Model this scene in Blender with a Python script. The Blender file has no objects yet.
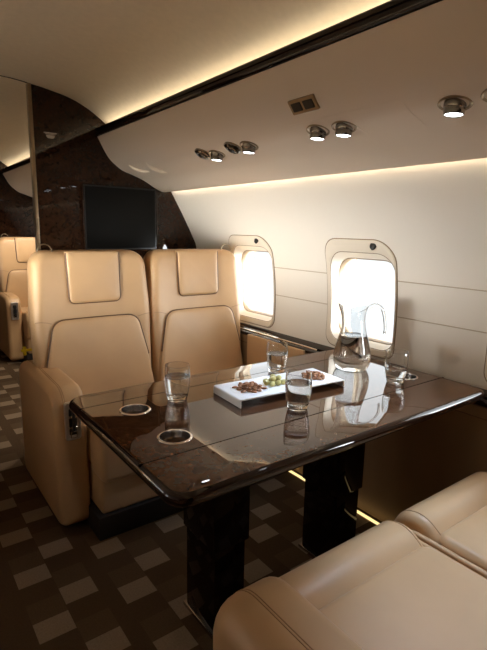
import bpy, bmesh, math, random
from mathutils import Vector, Matrix, Euler
random.seed(7)
S = bpy.context.scene
C = S.collection
PI = math.pi

# ------------------------------------------------------------------ materials
def new_mat(name):
    m = bpy.data.materials.new(name); m.use_nodes = True
    nt = m.node_tree
    return m, nt, nt.nodes.get('Principled BSDF')

def principled(name, col, rough=0.5, metal=0.0, coat=0.0, coat_rough=0.03, noise=0.0, scale=20, bump=0.0, bscale=400, spec=0.5):
    m, nt, b = new_mat(name)
    b.inputs['Base Color'].default_value = (*col, 1)
    b.inputs['Roughness'].default_value = rough
    b.inputs['Metallic'].default_value = metal
    b.inputs['Coat Weight'].default_value = coat
    b.inputs['Coat Roughness'].default_value = coat_rough
    b.inputs['Specular IOR Level'].default_value = spec
    tc = nt.nodes.new('ShaderNodeTexCoord')
    if noise > 0:
        n = nt.nodes.new('ShaderNodeTexNoise'); n.inputs['Scale'].default_value = scale; n.inputs['Detail'].default_value = 4
        r = nt.nodes.new('ShaderNodeValToRGB')
        r.color_ramp.elements[0].position = .3; r.color_ramp.elements[1].position = .7
        r.color_ramp.elements[0].color = (*[c * (1 - noise) for c in col], 1)
        r.color_ramp.elements[1].color = (*[min(1, c * (1 + noise)) for c in col], 1)
        nt.links.new(tc.outputs['Object'], n.inputs['Vector']); nt.links.new(n.outputs['Fac'], r.inputs['Fac'])
        nt.links.new(r.outputs['Color'], b.inputs['Base Color'])
    if bump > 0:
        n2 = nt.nodes.new('ShaderNodeTexNoise'); n2.inputs['Scale'].default_value = bscale; n2.inputs['Detail'].default_value = 2
        bp = nt.nodes.new('ShaderNodeBump'); bp.inputs['Strength'].default_value = bump; bp.inputs['Distance'].default_value = .002
        nt.links.new(tc.outputs['Object'], n2.inputs['Vector']); nt.links.new(n2.outputs['Fac'], bp.inputs['Height'])
        nt.links.new(bp.outputs['Normal'], b.inputs['Normal'])
    return m

def burl(name, dark, mid, light, coat, rough=0.25, spec=0.5, ior=1.5):
    m, nt, b = new_mat(name)
    tc = nt.nodes.new('ShaderNodeTexCoord')
    n1 = nt.nodes.new('ShaderNodeTexNoise'); n1.inputs['Scale'].default_value = 20; n1.inputs['Detail'].default_value = 8; n1.inputs['Distortion'].default_value = 1.6; n1.inputs['Roughness'].default_value = .68
    n2 = nt.nodes.new('ShaderNodeTexVoronoi'); n2.inputs['Scale'].default_value = 70
    mx = nt.nodes.new('ShaderNodeMath'); mx.operation = 'MULTIPLY_ADD'; mx.inputs[1].default_value = .22
    r = nt.nodes.new('ShaderNodeValToRGB')
    e = r.color_ramp.elements
    e[0].position = .36; e[0].color = (*dark, 1); e[1].position = .78; e[1].color = (*light, 1)
    k = e.new(.56); k.color = (*mid, 1)
    nt.links.new(tc.outputs['Object'], n1.inputs['Vector']); nt.links.new(tc.outputs['Object'], n2.inputs['Vector'])
    nt.links.new(n2.outputs['Distance'], mx.inputs[0]); nt.links.new(n1.outputs['Fac'], mx.inputs[2])
    nt.links.new(mx.outputs['Value'], r.inputs['Fac']); nt.links.new(r.outputs['Color'], b.inputs['Base Color'])
    b.inputs['Roughness'].default_value = rough; b.inputs['Specular IOR Level'].default_value = spec
    b.inputs['Coat Weight'].default_value = coat; b.inputs['Coat Roughness'].default_value = 0.015; b.inputs['Coat IOR'].default_value = ior
    return m

def emit(name, col, strength):
    m = bpy.data.materials.new(name); m.use_nodes = True; nt = m.node_tree
    nt.nodes.clear()
    o = nt.nodes.new('ShaderNodeOutputMaterial'); e = nt.nodes.new('ShaderNodeEmission')
    e.inputs['Color'].default_value = (*col, 1); e.inputs['Strength'].default_value = strength
    nt.links.new(e.outputs[0], o.inputs[0])
    return m

def glass(name, ior=1.5, col=(1, 1, 1)):
    m, nt, b = new_mat(name)
    b.inputs['Base Color'].default_value = (*col, 1)
    b.inputs['Roughness'].default_value = 0.0; b.inputs['IOR'].default_value = ior
    b.inputs['Transmission Weight'].default_value = 1.0
    return m

def pane_mat():
    m = bpy.data.materials.new('window_acrylic'); m.use_nodes = True; nt = m.node_tree
    nt.nodes.clear()
    o = nt.nodes.new('ShaderNodeOutputMaterial'); t = nt.nodes.new('ShaderNodeBsdfTransparent'); g = nt.nodes.new('ShaderNodeBsdfGlossy')
    g.inputs['Roughness'].default_value = .02; t.inputs['Color'].default_value = (.97, .98, .98, 1)
    f = nt.nodes.new('ShaderNodeFresnel'); f.inputs['IOR'].default_value = 1.3
    mx = nt.nodes.new('ShaderNodeMixShader')
    ge = nt.nodes.new('ShaderNodeNewGeometry'); ff = nt.nodes.new('ShaderNodeMath'); ff.operation = 'SUBTRACT'; ff.inputs[0].default_value = 1
    fm = nt.nodes.new('ShaderNodeMath'); fm.operation = 'MULTIPLY'
    nt.links.new(ge.outputs['Backfacing'], ff.inputs[1]); nt.links.new(ff.outputs[0], fm.inputs[0]); nt.links.new(f.outputs[0], fm.inputs[1])
    nt.links.new(fm.outputs[0], mx.inputs[0]); nt.links.new(t.outputs[0], mx.inputs[1]); nt.links.new(g.outputs[0], mx.inputs[2]); nt.links.new(mx.outputs[0], o.inputs[0])
    return m

def carpet_mat():
    m, nt, b = new_mat('carpet_checks')
    N = nt.nodes.new; L = nt.links.new
    tc = N('ShaderNodeTexCoord'); sp = N('ShaderNodeSeparateXYZ'); L(tc.outputs['Object'], sp.inputs[0])
    def mth(op, a, bb=None, c=None):
        n = N('ShaderNodeMath'); n.operation = op
        for i, v in enumerate((a, bb, c)):
            if v is None: continue
            if isinstance(v, (int, float)): n.inputs[i].default_value = v
            else: L(v, n.inputs[i])
        return n.outputs[0]
    def cell(x0, w, px, y0, h, py):
        fx = mth('MODULO', mth('ADD', sp.outputs[0], 20 * px - x0 + w / 2), px)
        fy = mth('MODULO', mth('ADD', sp.outputs[1], 20 * py - y0 + h / 2), py)
        return mth('MULTIPLY', mth('LESS_THAN', fx, w), mth('LESS_THAN', fy, h))
    a = cell(.320, .110, .278, 1.385, .088, .274)
    c = cell(.432, .110, .278, 1.500, .088, .274)
    run = mth('GREATER_THAN', sp.outputs[0], .245)
    light = mth('MULTIPLY', mth('MAXIMUM', a, c), run)
    a2 = cell(.320, .110, .278, 1.476, .092, .274)
    c2 = cell(.432, .110, .278, 1.591, .092, .274)
    midm = mth('MULTIPLY', mth('MAXIMUM', a2, c2), run)
    # ribbed weave
    rib = N('ShaderNodeTexWave'); rib.bands_direction = 'Y'; rib.inputs['Scale'].default_value = 60; rib.inputs['Distortion'].default_value = 1.5
    L(tc.outputs['Object'], rib.inputs['Vector'])
    nz = N('ShaderNodeTexNoise'); nz.inputs['Scale'].default_value = 160; nz.inputs['Detail'].default_value = 3
    L(tc.outputs['Object'], nz.inputs['Vector'])
    def mix(f, A, B):
        n = N('ShaderNodeMix'); n.data_type = 'RGBA'
        if isinstance(f, (int, float)): n.inputs[0].default_value = f
        else: L(f, n.inputs[0])
        for i, v in ((6, A), (7, B)):
            if isinstance(v, tuple): n.inputs[i].default_value = (*v, 1)
            else: L(v, n.inputs[i])
        return n.outputs[2]
    col = mix(midm, (.088, .054, .029), (.108, .069, .039))
    col = mix(light, col, (.27, .197, .132))
    sh = mth('MULTIPLY_ADD', nz.outputs['Fac'], .5, .72)
    vm = N('ShaderNodeVectorMath'); vm.operation = 'SCALE'; L(col, vm.inputs[0]); L(sh, vm.inputs['Scale'])
    L(vm.outputs[0], b.inputs['Base Color'])
    b.inputs['Roughness'].default_value = .95; b.inputs['Specular IOR Level'].default_value = .1
    bp = N('ShaderNodeBump'); bp.inputs['Strength'].default_value = .5; bp.inputs['Distance'].default_value = .003
    L(mth('ADD', rib.outputs['Fac'], nz.outputs['Fac']), bp.inputs['Height']); L(bp.outputs[0], b.inputs['Normal'])
    return m

M = dict(
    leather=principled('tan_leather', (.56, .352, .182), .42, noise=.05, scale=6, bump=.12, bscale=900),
    piping=principled('brown_piping', (.13, .062, .026), .5),
    stitch=principled('tan_stitching', (.36, .215, .10), .6),
    seam_shade=principled('wall_seam_shade', (.50, .405, .29), .5),
    gasket=principled('window_gasket', (.30, .21, .125), .5),
    wall=principled('cream_wall_leather', (.83, .775, .69), .55, bump=.10, bscale=500),
    bezel=principled('cream_bezel', (.80, .72, .60), .4),
    rim=principled('tan_rim', (.50, .385, .25), .45),
    ceiling=principled('ceiling_fabric', (.76, .67, .54), .8, noise=.03, scale=40, bump=.25, bscale=250),
    panel=principled('overhead_leather', (.82, .70, .575), .5, bump=.06, bscale=500),
    burl=burl('table_burl', (.042, .016, .0066), (.072, .028, .011), (.105, .043, .0165), 1.0, .35, 0, 1.56),
    burlwall=burl('bulkhead_burl', (.006, .0025, .0015), (.016, .0065, .0032), (.034, .0135, .0062), .6, .35, 0),
    darkwood=principled('dark_mahogany', (.018, .007, .004), .25, coat=1.0, noise=.3, scale=12, spec=0),
    blackwood=principled('pedestal_lacquer', (.010, .005, .003), .35, coat=.5, spec=0),
    plinth=principled('dark_plinth', (.015, .010, .008), .6),
    chrome=principled('chrome', (.82, .80, .77), .12, metal=1),
    satin=principled('satin_chrome', (.80, .77, .72), .38, metal=1),
    bronze=principled('brushed_bronze', (.36, .28, .19), .32, metal=1),
    gun=principled('dark_chrome', (.52, .50, .49), .2, metal=1),
    black=principled('black_plastic', (.012, .012, .012), .35),
    eyeball=principled('lamp_chrome', (.30, .29, .285), .14, metal=1),
    groove=principled('groove_shadow_gap', (.006, .004, .003), 1.0, spec=0),
    screen=principled('screen_glass', (.004, .004, .004), .3, spec=.1),
    white=principled('white_porcelain', (.88, .88, .87), .22),
    ledge=principled('shaded_ledge_leather', (.27, .17, .09), .5, bump=.1, bscale=500),
    pecan=principled('pecan', (.36, .155, .065), .45, noise=.45, scale=160, bump=.5, bscale=300),
    olive=principled('olive', (.52, .46, .17), .3, noise=.25, scale=60),
    yellow=principled('yellow_tag', (.85, .62, .02), .5),
    glass=glass('clear_glass', 1.5, (.955, .968, .972)), water=glass('water', 1.33), pane=pane_mat(), carpet=carpet_mat(),
    sign=principled('pale_etched_metal', (.42, .36, .31), .5),
    led_cove=emit('cove_light', (1.0, .87, .64), 6.5),
    led_wall=emit('wall_wash_light', (1.0, .86, .65), 11.5),
    led_floor=emit('floor_light', (1.0, .72, .30), 1.2),
    lens=emit('lamp_lens', (.92, .96, 1.0), 14),
)

# ------------------------------------------------------------------ mesh helpers
def link_obj(name, bm, mat, parent=None, smooth=True, loc=None, auto=40):
    me = bpy.data.meshes.new(name)
    bmesh.ops.recalc_face_normals(bm, faces=bm.faces[:])
    bm.to_mesh(me); bm.free()
    if mat: me.materials.append(M[mat])
    if smooth:
        me.polygons.foreach_set('use_smooth', [True] * len(me.polygons))
        if auto: me.set_sharp_from_angle(angle=math.radians(auto))
    o = bpy.data.objects.new(name, me); C.objects.link(o)
    if parent is not None: o.parent = parent
    if loc is not None: o.location = loc
    return o

def empty(name, loc=(0, 0, 0), rz=0, label=None, cat=None, group=None):
    o = bpy.data.objects.new(name, None); C.objects.link(o); o.location = loc; o.rotation_euler = (0, 0, rz)
    o.empty_display_size = .05
    tag(o, label, cat, group)
    return o

def tag(o, label=None, cat=None, group=None, kind=None):
    if label: o['label'] = label
    if cat: o['category'] = cat
    if group: o['group'] = group
    if kind: o['kind'] = kind
    return o

def struct(o, label=None, cat=None):
    o['kind'] = 'structure'
    if label: o['label'] = label
    if cat: o['category'] = cat
    return o

def add_box(bm, lo, hi, bevel=0, seg=3):
    vs = [bm.verts.new((x, y, z)) for x in (lo[0], hi[0]) for y in (lo[1], hi[1]) for z in (lo[2], hi[2])]
    fs = [(0, 1, 3, 2), (4, 6, 7, 5), (0, 4, 5, 1), (2, 3, 7, 6), (0, 2, 6, 4), (1, 5, 7, 3)]
    faces = [bm.faces.new([vs[i] for i in f]) for f in fs]
    if bevel > 0:
        es = list({e for f in faces for e in f.edges})
        bmesh.ops.bevel(bm, geom=es, offset=bevel, segments=seg, affect='EDGES', profile=.5)

def box(name, lo, hi, mat, parent=None, bevel=0, seg=3):
    bm = bmesh.new(); add_box(bm, lo, hi, bevel, seg)
    return link_obj(name, bm, mat, parent)

def add_tube(bm, pts, r, n=8, cap=True, closed=False):
    pts = [Vector(p) for p in pts]
    rs = r if isinstance(r, (list, tuple)) else [r] * len(pts)
    rings = []; prev = None
    N = len(pts)
    for i, p in enumerate(pts):
        if closed: t = pts[(i + 1) % N] - pts[i - 1]
        else: t = pts[min(i + 1, N - 1)] - pts[max(i - 1, 0)]
        t.normalize()
        if prev is None:
            a = Vector((0, 0, 1)) if abs(t.z) < .9 else Vector((1, 0, 0))
            u = t.cross(a).normalized()
        else:
            u = (prev - t * prev.dot(t)).normalized()
        prev = u; v = t.cross(u)
        rings.append([bm.verts.new(p + (u * math.cos(2 * PI * k / n) + v * math.sin(2 * PI * k / n)) * rs[i]) for k in range(n)])
    m = N if closed else N - 1
    for i in range(m):
        A, B = rings[i], rings[(i + 1) % N]
        for k in range(n): bm.faces.new((A[k], A[(k + 1) % n], B[(k + 1) % n], B[k]))
    if cap and not closed:
        bm.faces.new(rings[0][::-1]); bm.faces.new(rings[-1])

def tube(name, pts, r, mat, parent=None, n=8, closed=False):
    bm = bmesh.new(); add_tube(bm, pts, r, n, True, closed)
    return link_obj(name, bm, mat, parent)

def add_lathe(bm, prof, n=32, axis=None, close=False):
    """prof: (r, z) list; axis: matrix placing the lathe."""
    A = axis or Matrix()
    rings = []
    for r, z in prof:
        if r < 1e-6: rings.append([bm.verts.new(A @ Vector((0, 0, z)))])
        else: rings.append([bm.verts.new(A @ Vector((r * math.cos(2 * PI * k / n), r * math.sin(2 * PI * k / n), z))) for k in range(n)])
    pr = list(zip(rings, rings[1:]))
    if close: pr.append((rings[-1], rings[0]))
    for a, b in pr:
        for k in range(n):
            k2 = (k + 1) % n
            if len(a) == 1 and len(b) == 1: continue
            if len(a) == 1: bm.faces.new((a[0], b[k], b[k2]))
            elif len(b) == 1: bm.faces.new((a[k], a[k2], b[0]))
            else: bm.faces.new((a[k], a[k2], b[k2], b[k]))

def lathe(name, prof, mat, parent=None, n=32, axis=None, close=False):
    bm = bmesh.new(); add_lathe(bm, prof, n, axis, close)
    return link_obj(name, bm, mat, parent)

def rounded(poly, rad, seg=6):
    """Round the corners of a 2D polygon; rad is one number or one per corner."""
    n = len(poly); out = []
    for i in range(n):
        r = rad[i] if isinstance(rad, (list, tuple)) else rad
        p = Vector(poly[i]); a = Vector(poly[i - 1]) - p; b = Vector(poly[(i + 1) % n]) - p
        if r <= 1e-6: out.append((p.x, p.y)); continue
        la, lb = a.length, b.length; a.normalize(); b.normalize()
        ang = a.angle(b); d = min(r / math.tan(ang / 2), la * .49, lb * .49)
        rr = d * math.tan(ang / 2)
        c = p + (a + b).normalized() * (rr / math.sin(ang / 2))
        s = p + a * d - c; e = p + b * d - c
        a0 = math.atan2(s.y, s.x); a1 = math.atan2(e.y, e.x)
        da = (a1 - a0 + PI) % (2 * PI) - PI
        for k in range(seg + 1):
            t = a0 + da * k / seg
            out.append((c.x + rr * math.cos(t), c.y + rr * math.sin(t)))
    return out

def offset_in(poly, d):
    """Inset a (roughly convex) closed outline by d along averaged normals."""
    n = len(poly); A = sum(poly[i][0] * poly[(i + 1) % n][1] - poly[(i + 1) % n][0] * poly[i][1] for i in range(n))
    sgn = 1 if A > 0 else -1
    out = []
    for i in range(n):
        p = Vector(poly[i]); j = i - 1
        while (p - Vector(poly[j])).length < 1e-7: j -= 1
        k = (i + 1) % n
        while (p - Vector(poly[k])).length < 1e-7: k = (k + 1) % n
        a = (p - Vector(poly[j])).normalized(); b = (Vector(poly[k]) - p).normalized()
        na = Vector((-a.y, a.x)); nb = Vector((-b.y, b.x))
        q = (na + nb); q = q / max(.5, q.length_squared / 2) if q.length > 1e-6 else na
        out.append((p.x + sgn * q.x * d, p.y + sgn * q.y * d))
    return out

def add_pad(bm, outline, rings, place, crown=0.0):
    """Solid from an outline: rings = [(inset, depth)...] from one face to the other; place(a, b, depth) -> Vector."""
    R = []
    for ins, d in rings:
        o = offset_in(outline, ins) if abs(ins) > 1e-9 else outline
        R.append([bm.verts.new(place(x, y, d)) for x, y in o])
    n = len(outline)
    for A, B in zip(R, R[1:]):
        for k in range(n): bm.faces.new((A[k], A[(k + 1) % n], B[(k + 1) % n], B[k]))
    # close both faces with rings shrinking to the middle
    for last, (ins, d), flip in ((R[0], rings[0], True), (R[-1], rings[-1], False)):
        o = offset_in(outline, ins) if abs(ins) > 1e-9 else outline
        cx = (min(p[0] for p in o) + max(p[0] for p in o)) / 2; cy = (min(p[1] for p in o) + max(p[1] for p in o)) / 2
        A = last
        for s in (.82, .64, .46, .28, .12):
            B = [bm.verts.new(place(cx + (x - cx) * s, cy + (y - cy) * s, d + (0 if flip else crown * (1 - s * s)))) for x, y in o]
            for k in range(n): bm.faces.new((A[k], A[(k + 1) % n], B[(k + 1) % n], B[k]))
            A = B
        c = bm.verts.new(place(cx, cy, d + (0 if flip else crown)))
        for k in range(n): bm.faces.new((A[k], A[(k + 1) % n], c))

def round_rings(d0, d1, r, seg=5, both=True):
    """insets and depths for a slab between depths d0 and d1 with rounded edges of radius r."""
    s = 1 if d1 > d0 else -1; out = []
    for k in range(seg + 1):
        t = PI / 2 * k / seg
        if both: out.append((r * (1 - math.sin(t)), d0 + s * r * (1 - math.cos(t))))
    if not both: out.append((0, d0))
    for k in range(seg + 1):
        t = PI / 2 * k / seg
        out.append((r * (1 - math.cos(t)), d1 - s * r * (1 - math.sin(t))))
    return out

def pad(name, outline, rings, place, mat, parent=None, auto=50, crown=0.0):
    bm = bmesh.new(); add_pad(bm, outline, rings, place, crown)
    return link_obj(name, bm, mat, parent, auto=auto)

def catmull(pts, seg=6):
    out = []; n = len(pts)
    for i in range(n - 1):
        p0, p1, p2, p3 = pts[max(i - 1, 0)], pts[i], pts[i + 1], pts[min(i + 2, n - 1)]
        for k in range(seg):
            t = k / seg
            out.append(tuple(.5 * (2 * b + (c - a) * t + (2 * a - 5 * b + 4 * c - d) * t * t + (3 * b - a - 3 * c + d) * t ** 3) for a, b, c, d in zip(p0, p1, p2, p3)))
    out.append(tuple(pts[-1])); return out

def extrude_profile(name, prof, y0, y1, mat, mirror=False, ny=1, closed=False, parent=None):
    bm = bmesh.new(); rows = []
    for j in range(ny + 1):
        y = y0 + (y1 - y0) * j / ny
        rows.append([bm.verts.new(((1.0 - x) if mirror else x, y, z)) for x, z in prof])
    m = len(prof)
    for a, b in zip(rows, rows[1:]):
        for k in range(m if closed else m - 1): bm.faces.new((a[k], a[(k + 1) % m], b[(k + 1) % m], b[k]))
    if closed: bm.faces.new(rows[0]); bm.faces.new(rows[-1][::-1])
    return link_obj(name, bm, mat, parent, auto=35)

# ------------------------------------------------------------------ cabin shell (x = across, y = along, z = up; centre line x = 0.5)
Y_AFT, Y_BULK, Y_FWD = -1.7, 2.78, 5.4
WALL = [(.56, 1.690), (.69, 1.703), (.80, 1.709), (.90, 1.707), (1.0, 1.698), (1.109, 1.679), (1.193, 1.641), (1.341, 1.560), (1.455, 1.492), (1.55, 1.432)]
WZ = catmull(WALL, 8)
def wx(z):
    for (za, xa), (zb, xb) in zip(WZ, WZ[1:]):
        if za <= z <= zb: return xa + (xb - xa) * (z - za) / (zb - za)
    return WZ[0][1] if z < WZ[0][0] else WZ[-1][1]

floor = struct(box('floor', (-.75, Y_AFT, -.05), (1.75, Y_FWD, 0), 'carpet'), 'dark brown carpet with scattered beige rectangles', 'floor')

half = [(.50, 1.953), (.60, 1.950), (.70, 1.939), (.787, 1.926), (.889, 1.904), (.984, 1.864), (1.066, 1.811), (1.105, 1.778), (1.125, 1.745), (1.115, 1.715)]
half = catmull(half, 4)
full = [(1.0 - x, z) for x, z in half[:0:-1]] + half
ceiling = struct(extrude_profile('ceiling', full, Y_AFT, Y_FWD, 'ceiling'), 'curved cream ceiling', 'ceiling')

PANEL = catmull([(1.030, 1.727), (1.087, 1.627), (1.135, 1.582), (1.177, 1.556), (1.238, 1.536), (1.308, 1.510), (1.40, 1.462), (1.440, 1.452), (1.465, 1.455)], 5)
PANEL = [(1.125, 1.728), (1.045, 1.731)] + PANEL + [(1.466, 1.462), (1.440, 1.475), (1.43, 1.56)]
for side, mir in (('right', False), ('left', True)):
    for k, (a, b) in enumerate(((Y_AFT, Y_BULK), (Y_BULK + .07, Y_FWD))):
        struct(extrude_profile('wall_upper_' + side, PANEL, a, b, 'panel', mir), None, None)
    # glossy dark rail under the cove
    rail = [(1.027, 1.731), (1.024, 1.738), (1.024, 1.748), (1.029, 1.750), (1.029, 1.754), (1.024, 1.756), (1.024, 1.766), (1.028, 1.772), (1.058, 1.772), (1.060, 1.768), (1.060, 1.731)]
    n = 1 if not mir else 2
    struct(extrude_profile('trim_%d' % n, rail, Y_AFT, Y_FWD, 'darkwood', mir, closed=True), 'glossy dark wood rail below the lit ceiling cove', 'trim')
    for a, b in ((Y_AFT, Y_BULK - .02), (Y_BULK + .09, Y_FWD)):
        x0, x1 = (1.068, 1.084) if not mir else (1 - 1.084, 1 - 1.068)
        bm = bmesh.new(); add_box(bm, (x0, a + .02, 1.735), (x1, b - .02, 1.758))
        o = link_obj('cove_strip_light', bm, 'led_cove', None, smooth=False)
        tag(o, 'warm hidden strip light behind the dark ceiling rail', 'light', 'cove strip lights')
        if mir: continue
        x0, x1 = 1.447, 1.458
        bm = bmesh.new(); add_box(bm, (x0, a + .02, 1.478), (x1, b - .02, 1.488))
        o = link_obj('wall_strip_light', bm, 'led_wall', None, smooth=False)
        tag(o, 'warm hidden strip light above the cream window wall', 'light', 'wall wash strip lights')

# window wall: cells of rings around rounded openings
WIN_H = (.765, 1.108)
def win_outline(yc, w, z0, z1, r, seg=7, skew=0):
    o = rounded([(yc - w / 2, z0), (yc + w / 2, z0), (yc + w / 2 - skew, z1), (yc - w / 2 + skew, z1)], r, seg)
    return o
def cell_outline(o, y0, y1, z0, z1, yc, zc):
    """project each outline point out to the cell rectangle."""
    out = []
    for (y, z) in o:
        dy, dz = y - yc, z - zc
        t = 1e9
        if dy > 1e-9: t = min(t, (y1 - yc) / dy)
        if dy < -1e-9: t = min(t, (y0 - yc) / dy)
        if dz > 1e-9: t = min(t, (z1 - zc) / dz)
        if dz < -1e-9: t = min(t, (z0 - zc) / dz)
        out.append((yc + dy * t, zc + dz * t))
    return out
ZLO, ZHI = .56, 1.545
def wall_side(name, wins, ya, yb, mir):
    bm = bmesh.new()
    V = lambda y, z, d=0: bm.verts.new(((1 - wx(z) - d) if mir else (wx(z) + d), y, z))
    edges = [ya] + [(a + b) / 2 for a, b in zip(wins, wins[1:])] + [yb]
    for i, yc in enumerate(wins):
        o = win_outline(yc, .372, .712, 1.188, [.05, .05, .085, .085], 8)
        # add extra points near the cell corners by densifying the outline
        dens = []
        for k in range(len(o)):
            a, b = o[k], o[(k + 1) % len(o)]
            L = math.hypot(b[0] - a[0], b[1] - a[1]); m = max(1, int(L / .03))
            for q in range(m): dens.append((a[0] + (b[0] - a[0]) * q / m, a[1] + (b[1] - a[1]) * q / m))
        c = cell_outline(dens, edges[i], edges[i + 1], ZLO, ZHI, yc, .95)
        # snap nearest points onto the four corners
        for cy in (edges[i], edges[i + 1]):
            for cz in (ZLO, ZHI):
                k = min(range(len(c)), key=lambda q: (c[q][0] - cy) ** 2 + (c[q][1] - cz) ** 2); c[k] = (cy, cz)
        rings = []; m = 14
        for s in range(m + 1):
            t = s / m
            rings.append([V(a[0] + (b[0] - a[0]) * t, a[1] + (b[1] - a[1]) * t) for a, b in zip(dens, c)])
        n = len(dens)
        for A, B in zip(rings, rings[1:]):
            for k in range(n): bm.faces.new((A[k], A[(k + 1) % n], B[(k + 1) % n], B[k]))
    bmesh.ops.remove_doubles(bm, verts=bm.verts[:], dist=1e-5)
    return struct(link_obj(name, bm, 'wall', auto=60))

WINS_R = [-.15, .63, 1.412, 2.197]
WINS_L = [1.412, 2.197]
right = wall_side('wall_right', WINS_R, Y_AFT, Y_BULK + .05, False)
left = wall_side('wall_left', WINS_L, Y_AFT, Y_BULK + .05, True)
tag(right, 'cream curved cabin wall with windows', 'wall')
fw = []
struct(extrude_profile('wall_right', [(x, z) for z, x in WZ], Y_BULK + .05, Y_FWD, 'wall')); wall_side('wall_left', [3.75], Y_BULK + .05, Y_FWD, True)

def window(idx, yc, mir):
    t = empty('window_%d' % idx, (0, 0, 0)); t['kind'] = 'structure'
    if not mir and abs(yc - 1.412) < .01: tag(t, 'oval cornered cabin window above the table behind the pitcher', 'window')
    if not mir and abs(yc - 2.197) < .01: tag(t, 'oval cornered cabin window beside the window side seat', 'window')
    X = (lambda x: 1 - x) if mir else (lambda x: x)
    # bezel frame: plate proud of the wall, stepped reveal down to the pane
    # every ring: (outline, function of z giving x)
    A = lambda w, z0, z1, r, off=0: [p for p in _dense(win_outline(yc + off, w, z0, z1, r, 8))]
    def _dense(o, n=120):
        # resample the outline to n points starting at the same corner so all the rings match
        seg = [math.hypot(o[(k + 1) % len(o)][0] - o[k][0], o[(k + 1) % len(o)][1] - o[k][1]) for k in range(len(o))]
        tot = sum(seg); out = []; k = 0; acc = 0
        for i in range(n):
            s = tot * i / n
            while acc + seg[k] < s - 1e-12: acc += seg[k]; k += 1
            f = (s - acc) / max(seg[k], 1e-9); a, b = o[k], o[(k + 1) % len(o)]
            out.append((a[0] + (b[0] - a[0]) * f, a[1] + (b[1] - a[1]) * f))
        # start at the angle pointing to -y
        j = min(range(n), key=lambda q: math.atan2(out[q][1] - .94, out[q][0] - yc) % (2 * PI))
        return out[j:] + out[:j]
    bm = bmesh.new()
    spec = [  # width, z0, z1, corner radius, depth from the wall surface
        (.392, .698, 1.202, [.055, .055, .09, .09], .004),
        (.388, .700, 1.200, [.055, .055, .09, .09], -.005),
        (.380, .704, 1.196, [.052, .052, .088, .088], -.008),
        (.366, .726, 1.150, [.06, .06, .085, .085], -.007),
        (.360, .731, 1.143, [.06, .06, .085, .085], -.002),
        (.357, .736, 1.134, [.06, .06, .085, .085], .015),
        (.354, .742, 1.126, [.06, .06, .085, .085], .022),
        (.351, .748, 1.118, [.06, .06, .085, .085], .044)]
    rings = []
    for w, z0, z1, r, d in spec:
        rings.append([bm.verts.new((X(wx(z) + d), y, z)) for y, z in A(w, z0, z1, r, 0 if w > .37 else -.011)])
    n = len(rings[0])
    for P, Q in zip(rings, rings[1:]):
        for k in range(n): bm.faces.new((P[k], P[(k + 1) % n], Q[(k + 1) % n], Q[k]))
    link_obj('window_frame', bm, 'bezel', t, auto=35)
    for w, z0, z1, r, d, rad in ((.3935, .6972, 1.2028, [.055, .055, .09, .09], -.001, .0024), (.3625, .729, 1.146, [.06, .06, .085, .085], -.004, .0019)):
        tube('gasket', [(X(wx(z) + d), y, z) for y, z in A(w, z0, z1, r, 0 if w > .37 else -.011)], rad, 'gasket', t, 6, True)  # tan outlines; the outer one stands in for the bezel's edge shadow
    # tan rim round the pane, then the pane
    bm = bmesh.new()
    rr = [(.351, .748, 1.118, .044), (.348, .750, 1.116, .043), (.345, .753, 1.113, .048), (.344, .754, 1.112, .072)]
    rings = [[bm.verts.new((X(wx(z) + d), y, z)) for y, z in A(w, z0, z1, [.06, .06, .085, .085], -.011)] for w, z0, z1, d in rr]
    for P, Q in zip(rings, rings[1:]):
        for k in range(n): bm.faces.new((P[k], P[(k + 1) % n], Q[(k + 1) % n], Q[k]))
    link_obj('window_rim', bm, 'gasket', t, auto=35)
    bm = bmesh.new()
    o = A(.346, .752, 1.114, [.06, .06, .085, .085], -.011)
    f = [[bm.verts.new((X(1.760 + d), y, z)) for y, z in o] for d in (0, .006)]
    bm.faces.new(f[0]); bm.faces.new(f[1][::-1])
    for k in range(n): bm.faces.new((f[0][k], f[0][(k + 1) % n], f[1][(k + 1) % n], f[1][k]))
    link_obj('pane', bm, 'pane', t, smooth=False)
    # outer sleeve from the rim to the skin so that no light slips between
    bm = bmesh.new()
    a = [bm.verts.new((X(wx(z) + .065), y, z)) for y, z in A(.350, .750, 1.116, [.06, .06, .085, .085], -.011)]
    b = [bm.verts.new((X(1.82), y, z)) for y, z in A(.356, .746, 1.120, [.06, .06, .085, .085], -.011)]
    for k in range(n): bm.faces.new((a[k], a[(k + 1) % n], b[(k + 1) % n], b[k]))
    link_obj('window_sleeve', bm, 'rim', t)
    # shade latch, a small dark oval button in the band above the pane
    zz = 1.182; yb = yc - .102
    ax = Matrix.Translation((X(wx(zz) - .006), yb, zz)) @ Matrix.Rotation(-PI / 2 if not mir else PI / 2, 4, 'Y') @ Matrix.Rotation(.35 if not mir else -.35, 4, 'Y') @ Matrix.Diagonal((1.25, .9, 1, 1))
    lathe('shade_latch', [(0, .007), (.010, .007), (.0155, .004), (.018, -.004)], 'black', t, 20, ax)
    # portal: lets the daylight be sampled through the opening
    ld = bpy.data.lights.new('window_daylight', 'AREA'); ld.shape = 'RECTANGLE'; ld.size = .345; ld.size_y = .32
    ld.cycles.is_portal = True
    lo = bpy.data.objects.new('window_daylight', ld); C.objects.link(lo)
    lo.location = (X(1.81), yc, .935); lo.rotation_euler = (0, PI / 2 if not mir else -PI / 2, 0)
i = 1
for yc in (1.412, 2.197, .63, -.15, 3.75):
    for mir in (False, True):
        if (yc > 3 and not mir) or (yc < 1 and mir) or (yc > 3 and not mir): continue
        window(i, yc, mir); i += 1

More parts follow.
